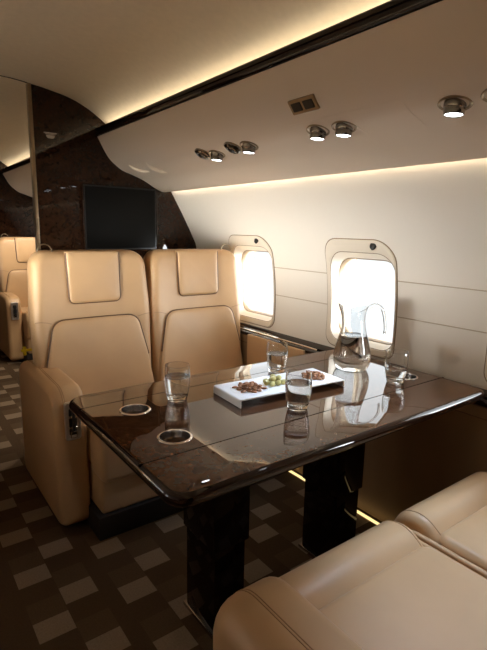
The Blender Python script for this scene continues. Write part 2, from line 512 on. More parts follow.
# horizontal panel seams of the window wall between the windows (half round strips tinted as the gap shadow)
nt_ = 3
for z in (1.038, .888):
    spans = []
    cur = Y_AFT
    for yc in WINS_R: spans.append((cur, yc - .198)); cur = yc + .198
    spans.append((cur, Y_BULK))
    bm = bmesh.new()
    for a, b in spans:
        if b - a > .02: add_tube(bm, [(wx(z) + .0008, a, z), (wx(z) + .0008, b, z)], .0024, 6)
    struct(link_obj('trim_%d' % nt_, bm, 'seam_shade'), 'slim horizontal strip tinted as the seam shadow along the cream wall', 'trim'); nt_ += 1

# side ledge below the windows: dark wood top with a chrome rail, tan leather face with shade darkened into its colour
for mir in (False, True):
    top = [(1.632, .640), (1.632, .657), (1.636, .660), (1.655, .662), (1.657, .655), (1.668, .655), (1.670, .668), (1.700, .684), (1.715, .684), (1.715, .640)]
    o = struct(extrude_profile('trim_%d' % nt_, top, Y_AFT, Y_FWD, 'darkwood', mir, closed=True), 'dark wood ledge under the cabin windows', 'trim'); nt_ += 1
    nm = 'wall_lower_' + ('left' if mir else 'right')
    o = struct(extrude_profile(nm, [(1.632, .0), (1.632, .645), (1.72, .645), (1.72, .0)], Y_AFT, Y_FWD, 'ledge', mir, closed=True), 'tan leather lower side wall under the ledge, shade darkened into its colour', 'wall')
    if not mir:
        bm = bmesh.new()
        add_tube(bm, [(1.6315, Y_AFT, .600), (1.6315, Y_BULK, .600)], .002, 6)
        struct(link_obj('trim_%d' % nt_, bm, 'piping'), 'seam along the lower side wall', 'trim'); nt_ += 1
        o = tube('ledge_rail', [(1.6625, 1.62, .662), (1.6625, 1.70, .664), (1.6625, 2.3, .664)], .005, 'chrome')
        tag(o, 'thin chrome rail in the slot of the dark window ledge', 'rail')

bm = bmesh.new(); add_box(bm, (1.6175, 1.67, .02), (1.633, 2.13, .655), .005, 3)
struct(link_obj('trim_%d' % nt_, bm, 'leather'), 'tan leather side panel beside the window seat', 'trim'); nt_ += 1
# aft wall behind the camera and forward wall of the next cabin
struct(box('wall_back', (-.75, Y_AFT - .05, 0), (1.75, Y_AFT, 2.0), 'burlwall'))
struct(box('wall_front', (-.75, Y_FWD - .02, 0), (1.75, Y_FWD + .03, 2.0), 'burlwall'), 'dark wood wall at the end of the next cabin', 'wall')
# bulkhead between the cabins
struct(box('wall_bulkhead_right', (.693, Y_BULK, 0), (1.74, Y_BULK + .035, 1.965), 'burlwall'), 'glossy dark burl bulkhead behind the seats', 'wall')
struct(box('wall_bulkhead_left', (-.74, Y_BULK, 0), (.24, Y_BULK + .035, 1.965), 'burlwall'))
bm = bmesh.new(); add_box(bm, (.678, Y_BULK - .006, 0), (.694, Y_BULK + .041, 1.948), .003, 2)
bm2 = bm
struct(link_obj('door_1', bm, 'bronze'), 'slim bronze edge trim of the bulkhead doorway', 'door trim')
bm = bmesh.new()
pts = [(x, Y_BULK - .004, z - .001) for x, z in full if .02 < x < .70]
add_tube(bm, pts, .003, 6)
struct(link_obj('trim_%d' % nt_, bm, 'darkwood'), 'dark seam across the ceiling at the doorway', 'trim'); nt_ += 1

# ------------------------------------------------------------------ television and small sign on the bulkhead
tv = empty('television', (1.152, Y_BULK + .004, 1.283), 0, 'black flat television screen on the dark wood bulkhead', 'television')
tv_o = rounded([(-.222, -.180), (.222, -.180), (.222, .180), (-.222, .180)], .006, 3)
pad('housing', tv_o, round_rings(-.001, -.030, .003, 3), lambda a, b, d: Vector((a, d, b)), 'black', tv)
box('screen', (-.213, -.0312, -.171), (.213, -.0295, .171), 'screen', tv, .0006, 1)
bm = bmesh.new()
for lo, hi in (((-.228, -.034, -.188), (-.222, -.001, .180)), ((.222, -.034, -.188), (.228, -.001, .180)), ((-.228, -.034, -.190), (.228, -.001, -.180))):
    add_box(bm, lo, hi, .001, 1)
link_obj('screen_surround', bm, 'darkwood', tv)

sg = empty('bulkhead_sign', (.777, Y_BULK - .001, 1.702), 0, 'small pale bowl shaped emblem high on the dark bulkhead', 'sign')
bm = bmesh.new()
add_box(bm, (-.034, -.003, .0085), (.034, 0, .0135), .001, 1)
add_box(bm, (-.027, -.003, .003), (.027, 0, .0065), .001, 1)
link_obj('emblem_bar', bm, 'sign', sg)
bm = bmesh.new()
b_o = [(-.024, .000), (.024, .000), (.020, -.009), (.013, -.016), (-.013, -.016), (-.020, -.009)]
add_pad(bm, rounded(b_o, .003, 3), [(0, 0), (0, -.0025), (.001, -.003)], lambda a, b, d: Vector((a, d, b)))
link_obj('emblem_bowl', bm, 'sign', sg)

# ------------------------------------------------------------------ fittings on the overhead panel
def panel_frame(x):
    for (xa, za), (xb, zb) in zip(PANEL[2:], PANEL[3:]):
        if xa <= x <= xb:
            z = za + (zb - za) * (x - xa) / (xb - xa)
            t = Vector((xb - xa, 0, zb - za)).normalized()
            return z, t
    return 1.5, Vector((1, 0, 0))
def on_panel(x, y):
    """Matrix whose z axis leaves the panel into the cabin, x axis runs along the cabin, y axis across."""
    xs = [x - .03, x, x + .03]
    z, _ = panel_frame(x)
    za, _ = panel_frame(x - .025); zb, _ = panel_frame(x + .025)
    t = Vector((.05, 0, zb - za)).normalized()
    nrm = Vector((t.z, 0, -t.x))
    ya = Vector((0, 1, 0)); xa = ya.cross(nrm)
    m = Matrix((( ya.x, xa.x, nrm.x, x), (ya.y, xa.y, nrm.y, y), (ya.z, xa.z, nrm.z, z), (0, 0, 0, 1)))
    return m

def spot(name, loc, target, power, size=56, col=(.55, .73, 1.0)):
    ld = bpy.data.lights.new(name, 'SPOT'); ld.energy = power; ld.spot_size = math.radians(size); ld.spot_blend = .8; ld.color = col
    ld.shadow_soft_size = .02
    o = bpy.data.objects.new(name, ld); C.objects.link(o); o.location = loc
    o.rotation_euler = (Vector(target) - Vector(loc)).to_track_quat('-Z', 'Y').to_euler()
    return o

LAMP_POWER = 1.2
def reading_light(x, y, label, target, power=None, size=56, col=(.55, .73, 1.0)):
    m = on_panel(x, y)
    t = empty('reading_spotlight', m.translation, 0, label, 'reading light', 'overhead reading lights')
    R3 = m.to_3x3().to_4x4()
    bm = bmesh.new(); add_lathe(bm, [(.035, -.006), (.035, .0015), (.033, .003), (.030, .002), (.026, -.003), (.022, -.006)], 32, R3 @ Matrix.Diagonal((1.28, .98, 1.0, 1)))
    link_obj('socket_ring', bm, 'bronze', t)
    aim = R3 @ Matrix.Rotation(math.radians(18), 4, 'X')
    # aim the eyeball downwards
    d = Vector((-.06, .03, -1)).normalized()
    q = d.to_track_quat('Z', 'Y').to_matrix().to_4x4()
    org = m.to_3x3() @ Vector((0, 0, -.004))
    A = Matrix.Translation(org) @ q @ Matrix.Scale(1.10, 4)
    lathe('eyeball', [(.024, -.010), (.0250, .004), (.0245, .011), (.0235, .012), (.0235, .017), (.0238, .018), (.0225, .026), (.0205, .0275), (.0195, .026)], 'eyeball', t, 32, A)
    bm = bmesh.new(); add_lathe(bm, [(0, .0255), (.0200, .0255), (.0200, .023)], 32, A)
    link_obj('lens', bm, 'lens', t)
    p = m.translation + org + d * .050
    spot('reading_beam', p, target, power or LAMP_POWER, size, col)

def gasper(x, y, label):
    m = on_panel(x, y)
    t = empty('air_vent', m.translation, 0, label, 'air vent', 'overhead air vents')
    R3 = m.to_3x3().to_4x4()
    bm = bmesh.new(); add_lathe(bm, [(.034, -.006), (.034, .0015), (.032, .003), (.028, .002), (.024, -.004)], 32, R3 @ Matrix.Diagonal((1.3, 1.1, 1.1, 1)))
    link_obj('socket_ring', bm, 'bronze', t)
    lathe('nozzle', [(.028, -.006), (.026, .004), (.020, .008), (.018, .003), (.014, .002), (.013, .008), (.010, .009), (.009, .003), (0, .002)], 'eyeball', t, 28, R3 @ Matrix.Scale(1.4, 4))
    for k in range(8):
        a = k * PI / 4; bm = bmesh.new()
        add_tube(bm, [R3 @ Vector((.026 * math.cos(a), .026 * math.sin(a), .009)), R3 @ Vector((.036 * math.cos(a), .036 * math.sin(a), .004))], .0018, 6)
        link_obj('grip_rib', bm, 'chrome', t)

reading_light(1.190, .728, 'large reading light at the right, beside the one cut by the photo edge', (1.10, .46, .47), 15)
reading_light(1.191, 1.095, 'nearer light of the close pair above the table', (1.15, 1.05, .7), 14)
reading_light(1.183, 1.200, 'farther light of the close pair above the table', (1.0, 1.2, .7), 14)
reading_light(1.187, 1.578, 'reading light of the nearer light and vent pair toward the bulkhead', (1.2, 1.9, .5), 4)
reading_light(1.197, 1.819, 'reading light of the pair closest to the bulkhead', (1.0, 2.0, .5), 4)
reading_light(1.190, .615, 'reading light cut by the edge of the photo on the overhead panel', (1.0, .34, .47), 15)
reading_light(1.190, 4.35, 'added unseen fill light on the overhead panel of the next cabin', (.98, 4.85, .8), 26, 90, (1.0, .88, .72))  # both next cabin lights are added out of view to brighten it
reading_light(1.190, 3.30, 'second added unseen fill light on the overhead panel of the next cabin', (.55, 3.7, .0), 40, 90, (1.0, .88, .72))
gasper(1.178, 1.673, 'round chrome air vent of the nearer light and vent pair')
gasper(1.176, 1.898, 'round chrome air vent closest to the bulkhead')

# indicator plate with two dark windows
m = on_panel(1.096, 1.180)
t = empty('ceiling_vent', m.translation, 0, 'small bronze plate with two dark square openings on the overhead panel', 'vent')
R3 = m.to_3x3().to_4x4()
pl = lambda a, b, d: R3 @ Vector((a, b, d))
pad('frame', rounded([(-.058, -.024), (.058, -.024), (.058, .024), (-.058, .024)], .004, 3), [(0, -.004), (0, .003), (.002, .005)], pl, 'bronze', t, auto=30)
for s in (-1, 1):
    pad('grille', rounded([(s * .026 - .021, -.014), (s * .026 + .021, -.014), (s * .026 + .021, .014), (s * .026 - .021, .014)], .003, 3), [(0, .004), (0, .0065), (.001, .007)], pl, 'black', t, auto=30)

# flush access panels of the overhead panel
def flush(name, x0, x1, y0, y1, label):
    bm = bmesh.new()
    xs = [x0 + (x1 - x0) * k / 8 for k in range(9)]
    P = [on_panel(x, 0) for x in xs]
    for a in (0,):
        rows = []
        for y, dn in ((y0, -.001), (y0, .0008), (y1, .0008), (y1, -.001)):
            rows.append([bm.verts.new(Vector((mm.translation.x, y, mm.translation.z)) + mm.to_3x3() @ Vector((0, 0, dn))) for mm in P])
        for A, B in zip(rows, rows[1:]):
            for k in range(8): bm.faces.new((A[k], A[k + 1], B[k + 1], B[k]))
        for s in (0, 8): bm.faces.new([r[s] for r in rows])
    return struct(link_obj(name, bm, 'panel', auto=30), label, 'trim')
flush('trim_%d' % nt_, 1.140, 1.265, .852, 1.046, 'flush access panel between the reading lights'); nt_ += 1
flush('trim_%d' % nt_, 1.140, 1.258, 1.050, 1.300, 'flush panel carrying the close pair of lights'); nt_ += 1

# two slim hand grips near the bulkhead
for k, (xa, ya, xb, yb) in enumerate(((1.150, 2.63, 1.235, 2.55), (1.157, 2.44, 1.271, 2.42))):
    bm = bmesh.new(); pts = []; rs = []
    for j in range(9):
        f = j / 8; x = xa + (xb - xa) * f; y = ya + (yb - ya) * f
        mm = on_panel(x, y); pts.append(mm.translation + mm.to_3x3() @ Vector((0, 0, .012 * math.sin(PI * f) - .003))); rs.append(.006 + .004 * math.sin(PI * f))
    add_tube(bm, pts, rs, 10)
    o = link_obj('hand_grip', bm, 'panel')
    tag(o, ['slim cream hand grip on the overhead panel next to the bulkhead', 'slim cream hand grip second from the bulkhead on the overhead panel'][k], 'grip', 'overhead hand grips')

# ------------------------------------------------------------------ cabin seats
def make_seat(label, lowered=False):
    """Local frame: x across (0 = centre), y = 0 at cushion front (seat faces -y), z up from the floor."""
    t = empty('lounge_armchair', (0, 0, 0), 0, label, 'armchair', 'cabin armchairs')
    ar = -1                                   # arm on the -x side
    # backrest: leaning slab with rounded top corners
    def lean(a, b, d):                        # a = x, b = height up the back, d = depth to the rear
        yb = (.492 + (b - .40) * .085) if not lowered else (.63 + (b - .40) * .30)
        # a gentle wrap: the sides come forward, small of the back bulges
        wrap = -.030 * min(1, (abs(a) / .285)) ** 3
        return Vector((a, yb + wrap + d, b))
    bo = rounded([(-.275, .34), (.270, .34), (.280, .85), (.264, 1.124), (-.264, 1.124), (-.280, .85)], [.03, .03, .3, .075, .075, .3], 8)
    bo = [p for p in bo]
    pad('backrest', bo, [(.045, .150), (.02, .142), (.004, .125), (0, .10), (0, .05), (.004, .028), (.014, .011), (.030, .002), (.042, .0)], lean, 'leather', t, auto=60, crown=-.006)
    ho = rounded([(-.120, .886), (.120, .886), (.125, 1.122), (-.125, 1.122)], [.024, .024, .012, .012], 6)
    h = pad('headrest', ho, [(0, .02), (0, -.009), (.002, -.013), (.007, -.017), (.011, -.0185)], lean, 'leather', t, auto=60, crown=-.006)
    seam = [p for p in ho if p[1] < 1.111]
    k0 = max(range(len(seam)), key=lambda q: (seam[q][1], seam[q][0]))
    seam = sorted([p for p in seam if p[0] < 0 and p[1] > .95], key=lambda p: -p[1]) + sorted([p for p in seam if p[1] <= .95], key=lambda p: p[0]) + sorted([p for p in seam if p[0] > 0 and p[1] > .95], key=lambda p: p[1])
    full_ = [(-.1248, 1.114)] + seam + [(.1248, 1.114)]
    tube('piping', [lean(a, b, -.0095) for a, b in _resample(full_, 60)], .0042, 'piping', h, 6)
    # lumbar panel: narrower at the top, flaring towards the arms
    lo_ = rounded([(-.272, .42), (.272, .42), (.243, .625), (.200, .815), (-.200, .815), (-.243, .625)], [.02, .02, .30, .060, .060, .30], 8)
    l = pad('lumbar_cushion', lo_, [(0, .03), (0, -.008), (.002, -.012), (.007, -.017), (.014, -.020), (.019, -.0215)], lean, 'leather', t, auto=60, crown=-.014)
    up = [p for p in lo_ if p[1] > .60]
    up = sorted(up, key=lambda p: math.atan2(p[0], p[1] - .5))
    tube('piping', [lean(a, b, -.0085) for a, b in _resample(up, 60)], .0042, 'piping', l, 6)
    # side yoke seams from the lumbar corners out to the edge
    for s in (-1, 1):
        tube('yoke_seam', [lean(s * (.205 + .073 * f), .802 + .012 * math.sin(f * 2), -.001 + .012 * f ** 3) for f in [k / 8 for k in range(9)]], .0014, 'stitch', t, 6)
    # little wire loop on top of the back
    lp = [Vector((-.205 + .032 * math.cos(a) , .575, 1.118 + .034 * math.sin(a))) for a in [PI * k / 10 for k in range(11)]]
    tube('wire_loop', lp, .0028, 'bronze', t, 8)
    # seat cushion: flat pad and a rolled front bolster
    cx0, cx1 = (-.182, .262) if not lowered else (-.168, .262)
    yend = .52 if not lowered else .66
    co = rounded([(cx0, .135), (cx1, .135), (cx1, yend), (cx0, yend)], .035, 5)
    pad('seat_cushion', co, round_rings(.27, .462, .022, 5), lambda a, b, d: Vector((a, b, d)), 'leather', t, auto=60)
    prof = rounded([(.0, .245), (.155, .245), (.155, .445), (.095, .487), (.025, .470), (-.008, .40)], [.03, .03, .03, .09, .06, .05], 7)
    pad('front_bolster', prof, round_rings(cx0 - .002, cx1 + .002, .024, 5), lambda a, b, d: Vector((d, a, b)), 'leather', t, auto=60)
    for s, xx in ((0, cx0 + .020), (1, cx1 - .020)):
        arc = [p for p in offset_in(prof, .004) if p[1] > .30 and p[0] < .150]
        arc = sorted(arc, key=lambda p: p[0])
        tube('stitching', [Vector((xx, a, b + .0045)) for a, b in _resample(arc, 30)], .0013, 'stitch', t, 6)
    # lowered inner arm pad, level with the cushion
    pad('inner_arm', rounded([(.02, .25), (.50, .25), (.50, .445), (.05, .445)], [.03, .02, .03, .05], 5), round_rings(.264, .279, .007, 4), lambda a, b, d: Vector((d, a, b)), 'leather', t, auto=60)
    # apron and plinth
    box('apron', (-.178, .035, .10), (.258, .55, .272), 'leather', t, .012, 3)
    box('plinth', (-.20, .02, 0), (.24, .55, .10), 'plinth', t, .006, 2)
    # aisle arm: tall side panel from the floor up, rounded top front corner
    if lowered:
        ao = rounded([(-.015, .022), (.70, .022), (.70, .488), (-.020, .488)], [.09, .09, .09, .09], 10)
        xo, xi, ro, ri = -.318, -.136, .080, .028
    else:
        xo, xi, ro, ri = -.312, -.186, .034, .024
        ao = rounded([(.135, .022), (.775, .022), (.765, .560), (.72, .60), (.55, .612), (.15, .602)], [.045, .045, .05, .06, .3, .095], 10)
    arm = pad('armrest', ao, [(ro * (1 - math.sin(PI / 2 * k / 7)), xo + ro * (1 - math.cos(PI / 2 * k / 7))) for k in range(8)] + [(ri * (1 - math.cos(PI / 2 * k / 5)), xi - ri * (1 - math.sin(PI / 2 * k / 5))) for k in range(6)], lambda a, b, d: Vector((d, a, b)), 'leather', t, auto=60)
    y0a = min(p[0] for p in ao); ymx = max(p[0] for p in ao)
    arc = [p for p in offset_in(ao, -.0003) if p[1] > .15 and p[0] < ymx - .04]
    kf = lambda p: (p[1] - p[0]) if p[1] < .40 else 10 + p[0] * 5 + p[1]
    arc = sorted([p for p in arc if p[0] < y0a + .02], key=lambda p: p[1]) + sorted([p for p in arc if p[0] >= y0a + .02], key=lambda p: p[0])
    for xx in (xo + ro + .004, xo + ro + .011):
        tube('stitching', [Vector((xx, a, b)) for a, b in _resample(arc, 70)], .0012, 'stitch', arm, 5)
    # recline control in the arm front
    px_ = -.247; fy = .137
    if not lowered:
        plate = pad('recline_panel', rounded([(px_ - .030, .405), (px_ + .030, .405), (px_ + .030, .560), (px_ - .030, .560)], .010, 5), [(0, .012), (0, -.004), (.002, -.006), (.006, -.006), (.007, -.001), (.010, -.001)], lambda a, b, d: Vector((a, fy + d, b)), 'satin', t, auto=30)
        pad('recess', rounded([(px_ - .015, .425), (px_ + .015, .425), (px_ + .015, .535), (px_ - .015, .535)], .006, 4), [(0, 0), (0, -.0015)], lambda a, b, d: Vector((a, fy + d, b)), 'black', plate, auto=30)
        box('lever', (px_ - .005, fy - .020, .445), (px_ + .005, fy - .002, .525), 'black', plate, .004, 2)
        box('latch_bar', (px_ - .016, fy - .010, .495), (px_ + .016, fy - .001, .507), 'chrome', plate, .003, 2)
        box('latch_bar', (px_ - .016, fy - .010, .452), (px_ + .016, fy - .001, .462), 'chrome', plate, .003, 2)
        bm = bmesh.new()
        add_tube(bm, [Vector((px_ - .010, fy - .006, .415)), Vector((px_ + .012, fy - .006, .415)), Vector((px_ + .012, fy - .006, .440)), Vector((px_ - .010, fy - .006, .440))], .0028, 8, closed=True)
        link_obj('buckle', bm, 'chrome', plate)
    return t

def _resample(pts, n):
    seg = [math.hypot(b[0] - a[0], b[1] - a[1]) for a, b in zip(pts, pts[1:])]
    tot = sum(seg); out = []; k = 0; acc = 0
    for i in range(n + 1):
        s = tot * i / n
        while k < len(seg) - 1 and acc + seg[k] < s - 1e-12: acc += seg[k]; k += 1
        f = min(1, (s - acc) / max(seg[k], 1e-9)); a, b = pts[k], pts[k + 1]
        out.append((a[0] + (b[0] - a[0]) * f, a[1] + (b[1] - a[1]) * f))
    return out

def copy_tree(o, parent=None):
    c = o.copy(); C.objects.link(c)
    if parent is not None: c.parent = parent
    for ch in list(o.children): copy_tree(ch, c)
    return c

def mirror_tree(o):
    """Mirror every mesh of a copied thing in x (own mesh data)."""
    for ch in o.children:
        me = ch.data.copy(); me.transform(Matrix.Diagonal((-1, 1, 1, 1))); me.flip_normals(); ch.data = me
        mirror_tree(ch)

seat = make_seat('tan leather armchair by the aisle across the table, backrest toward the bulkhead')
seat.location = (.785, 1.69, 0)
s2 = copy_tree(seat); mirror_tree(s2); s2.location = (1.350, 1.69, 0)
s2['label'] = 'tan leather armchair by the window across the table, farther glass in front of it'
s5 = copy_tree(seat); s5.location = (1.150, 4.48, 0)
s5['label'] = 'tan leather armchair seen through the doorway in the next cabin'
s3 = make_seat('tan leather armchair in the near corner, rounded arm and front cushion below the table edge', True)
s4 = copy_tree(s3); mirror_tree(s3)
s3.location = (.783, .742, 0); s3.rotation_euler = (0, 0, PI)
s4.location = (1.352, .742, 0); s4.rotation_euler = (0, 0, PI)
s4['label'] = 'tan leather armchair at the lower right edge of the photo, beside the window wall'
for ch in list(s2.children) + list(s4.children):              # these two stand against the side wall, which is their outer arm
    if ch.name.startswith(('armrest', 'recline_panel')):
        for g in list(ch.children): bpy.data.objects.remove(g)
        bpy.data.objects.remove(ch)
s6 = copy_tree(seat); mirror_tree(s6); s6.location = (-.340, 1.69, 0)  # pair added out of view to block low light from the left windows
s6['label'] = 'added unseen tan leather armchair across the aisle facing aft, blocks window light'
s7 = copy_tree(seat); s7.location = (-.340, .60, 0); s7.rotation_euler = (0, 0, PI)
s7['label'] = 'added unseen tan leather armchair across the aisle facing the bulkhead, blocks window light'
bm = bmesh.new()
add_box(bm, (-.306, .640, .642), (-.292, .650, .684), .003, 2); add_box(bm, (-.314, .638, .660), (-.268, .652, .672), .003, 2)
o = link_obj('pull_tag', bm, 'yellow', seat); o['label'] = 'yellow pull tag'

# ------------------------------------------------------------------ table
T0, T1 = (.419, .776), (1.666, 1.502)
table = empty('dining_table', (1.03, 1.145, 0), 0, 'glossy dark burl folding table set with glasses, pitcher and tray', 'table')
def W(x, y, z): return Vector((x - 1.03, y - 1.145, z))
to = rounded([T0, (T1[0], T0[1]), T1, (T0[0], T1[1])], .055, 10)
def rim_rings():
    r = .017; out = []
    for k in range(13):
        a = -PI / 2 + PI * k / 12
        out.append((r * (1 - math.cos(a)), .700 - r + r * math.sin(a)))
    return out
bm = bmesh.new(); add_pad(bm, to, rim_rings(), W)
top = link_obj('tabletop', bm, 'burl', table, auto=40)
HOLDERS = [(.560, 1.280), (.565, 1.045), (1.548, 1.042), (1.548, 1.280)]
# cut the four holder wells
cut = []
for (x, y) in HOLDERS:
    bm = bmesh.new(); add_lathe(bm, [(0, -.03), (.0405, -.03), (.0405, .03), (0, .03)], 48, Matrix.Translation(W(x, y, .712)))
    c = link_obj('cutter', bm, None, table, smooth=False); cut.append(c)
    md = top.modifiers.new('well', 'BOOLEAN'); md.object = c; md.operation = 'DIFFERENCE'; md.solver = 'EXACT'
bpy.context.view_layer.update()
dg = bpy.context.evaluated_depsgraph_get()
nm = bpy.data.meshes.new_from_object(top.evaluated_get(dg))
top.modifiers.clear(); top.data = nm
nm.polygons.foreach_set('use_smooth', [True] * len(nm.polygons)); nm.set_sharp_from_angle(angle=math.radians(25))
for c in cut: bpy.data.objects.remove(c)
# dark straight-grained edge band wrapping the rim
bm = bmesh.new()
R_ = [(-.0006, .700 - .017 + .017 * math.sin(a) ) for a in (0,)]
rr = []
for k in range(13):
    a = -PI / 2 + PI * k / 12 * .93
    rr.append((.017 * (1 - math.cos(a)) - .0006, .683 + .0172 * math.sin(a)))
rings = []
for ins, z in rr: rings.append([bm.verts.new(W(x, y, z)) for x, y in offset_in(to, ins)])
n = len(to)
for A, B in zip(rings, rings[1:]):
    for k in range(n): bm.faces.new((A[k], A[(k + 1) % n], B[(k + 1) % n], B[k]))
link_obj('edge_band', bm, 'darkwood', table)
for y in (.955, 1.374):
    bm = bmesh.new(); add_box(bm, W(T0[0] + .004, y - .0015, .690), W(T1[0] - .004, y + .0015, .7003))
    link_obj('leaf_seam', bm, 'groove', table, smooth=False)
for (x, y) in HOLDERS:
    A = Matrix.Translation(W(x, y, 0))
    h = lathe('cup_holder', [(.0395, .6995), (.0400, .7022), (.0430, .7028), (.0460, .7012), (.0465, .7002)], 'chrome', table, 48, A)
    lathe('well', [(.0398, .7015), (.0390, .690), (.0385, .664), (.036, .660), (0, .6595)], 'gun', h, 40, A)
# under frame
bm = bmesh.new(); add_box(bm, W(.62, .93, .640), W(1.50, 1.36, .667), .006, 2)
link_obj('under_frame', bm, 'blackwood', table)
for (x0, x1) in ((.700, .812), (1.222, 1.340)):
    bm = bmesh.new(); add_box(bm, W(x0, 1.055, .012), W(x1, 1.222, .330), .004, 2)
    p = link_obj('pedestal', bm, 'blackwood', table)
    bm = bmesh.new(); add_box(bm, W(x0 - .008, 1.047, .300), W(x1 + .010, 1.230, .642), .005, 2)
    link_obj('pedestal_sleeve', bm, 'blackwood', p)
    bm = bmesh.new(); add_box(bm, W(x0 - .006, 1.043, 0), W(x1 + .012, 1.236, .014), .003, 2)
    link_obj('base_plate', bm, 'gun', p)

# floor light strip at the foot of the side wall
o = box('floor_strip_light', (1.594, -.9, .0), (1.604, 2.70, .008), 'led_floor')
tag(o, 'yellow glowing light strip on the floor along the side wall', 'light')

# ------------------------------------------------------------------ tray and food
tray = empty('serving_tray', (1.045, 1.180, .70), math.radians(-4), 'long white serving tray with folded ends holding nuts and olives', 'tray')
L, Wd = .215, .083
side = rounded([(-L, .0005), (-L, .027), (L, .027), (L, .0005), (L - .004, .0005), (L - .004, .023), (-L + .004, .023), (-L + .004, .0005)], [.001, .006, .006, .001, .001, .003, .003, .001], 4)
bm = bmesh.new()
R = [[bm.verts.new((x, y, z)) for x, z in side] for y in (-Wd, Wd)]
n = len(side)
for k in range(n): bm.faces.new((R[0][k], R[0][(k + 1) % n], R[1][(k + 1) % n], R[1][k]))
bm.faces.new(R[0][::-1]); bm.faces.new(R[1])
tb = link_obj('tray_sheet', bm, 'white', tray, auto=30)
TR = Matrix.Translation((1.045, 1.180, .7272)) @ Matrix.Rotation(math.radians(-4), 4, 'Z')
# shallow raised dishes rings pressed in the tray
for (x, r) in ((-.131, .058), (-.034, .033), (.140, .055)):
    bm = bmesh.new(); add_lathe(bm, [(r, .0265), (r + .001, .0278), (r + .003, .0280), (r + .005, .0268)], 40, Matrix.Translation((x, -.004, 0)))
    link_obj('dish_rim', bm, 'white', tray)

def pecan_mesh(seed):
    rnd = random.Random(seed); bm = bmesh.new()
    nu, nv = 14, 9; rows = []
    for j in range(nv + 1):
        t = -1 + 2 * j / nv; r = math.sqrt(max(0, 1 - t * t)) ** .8
        if j in (0, nv): rows.append([bm.verts.new((t * .0118, 0, 0))]); continue
        row = []
        for k in range(nu):
            a = 2 * PI * k / nu
            g = 1 - .16 * (k % 2) + rnd.uniform(-.05, .05)
            y = r * g * .0066 * math.cos(a); z = r * g * (.0048 if math.sin(a) > 0 else .0022) * math.sin(a)
            if abs(math.cos(a)) < .2 and math.sin(a) > 0: z *= .62
            row.append(bm.verts.new((t * .0118, y, z)))
        rows.append(row)
    for A, B in zip(rows, rows[1:]):
        for k in range(nu):
            k2 = (k + 1) % nu
            if len(A) == 1: bm.faces.new((A[0], B[k], B[k2]))
            elif len(B) == 1: bm.faces.new((A[k], A[k2], B[0]))
            else: bm.faces.new((A[k], A[k2], B[k2], B[k]))
    bmesh.ops.recalc_face_normals(bm, faces=bm.faces[:])
    me = bpy.data.meshes.new('pecan'); bm.to_mesh(me); bm.free()
    me.materials.append(M['pecan']); me.polygons.foreach_set('use_smooth', [True] * len(me.polygons))
    return me
PEC = [pecan_mesh(s) for s in range(4)]
def pile(cx, cy, rad, layers, label, group):
    for li, (r, zz) in enumerate(layers):
        pitch = .0166; rows_ = int(r / (pitch * .8)) + 1
        for j in range(-rows_, rows_ + 1):
            for i2 in range(-rows_ * 2, rows_ * 2 + 1):
                x = (i2 + .5 * (j % 2)) * pitch * 1.18 + random.uniform(-.001, .001) + li * .008; y = j * pitch * .80 + random.uniform(-.001, .001) + li * .005
                if x * x + (y * 1.05) ** 2 > r * r: continue
                o = bpy.data.objects.new('pecan_half', random.choice(PEC)); C.objects.link(o)
                p = TR @ Vector((cx + x, cy + y, zz + .0024 + random.uniform(0, .0012)))
                o.location = p
                o.rotation_euler = (random.uniform(-.12, .12), random.uniform(-.12, .12) if li == 0 else random.uniform(-.35, .35), random.uniform(0, 2 * PI) if li else random.uniform(-.9, .9))
                o.scale = (.84, .84, .95)
                tag(o, label, 'nut', group)
pile(-.131, -.004, .05, ((.050, 0), (.038, .0062), (.022, .012)), 'brown pecan half in the nut pile at the aisle end of the white tray', 'nuts at the aisle end of the tray')
pile(.140, -.004, .05, ((.046, 0), (.034, .0062), (.018, .012)), 'brown pecan half in the nut pile at the window end of the white tray', 'nuts at the window end of the tray')
bm = bmesh.new(); bmesh.ops.create_uvsphere(bm, u_segments=16, v_segments=10, radius=1)
bmesh.ops.transform(bm, matrix=Matrix.Diagonal((.0115, .0088, .0088, 1)), verts=bm.verts)
ome = bpy.data.meshes.new('olive'); bm.to_mesh(ome); bm.free(); ome.materials.append(M['olive']); ome.polygons.foreach_set('use_smooth', [True] * len(ome.polygons))
op = []
for j in range(-1, 2):
    for i2 in range(-1, 2):
        op.append((i2 * .0236 + .008 * (j % 2) - .004, j * .0182, .0092))
for x, y in ((-.010, -.009), (.014, -.008), (.002, .010)): op.append((x, y, .0225))
for x, y, z in op:
    if math.hypot(x, y) > .036: continue
    o = bpy.data.objects.new('green_olive', ome); C.objects.link(o)
    o.location = TR @ Vector((-.034 + x, -.004 + y, z)); o.rotation_euler = (0, random.uniform(-.1, .1), random.uniform(-.15, .15))
    tag(o, 'green olive in the small pile in the middle of the white tray', 'olive', 'olives on the tray')

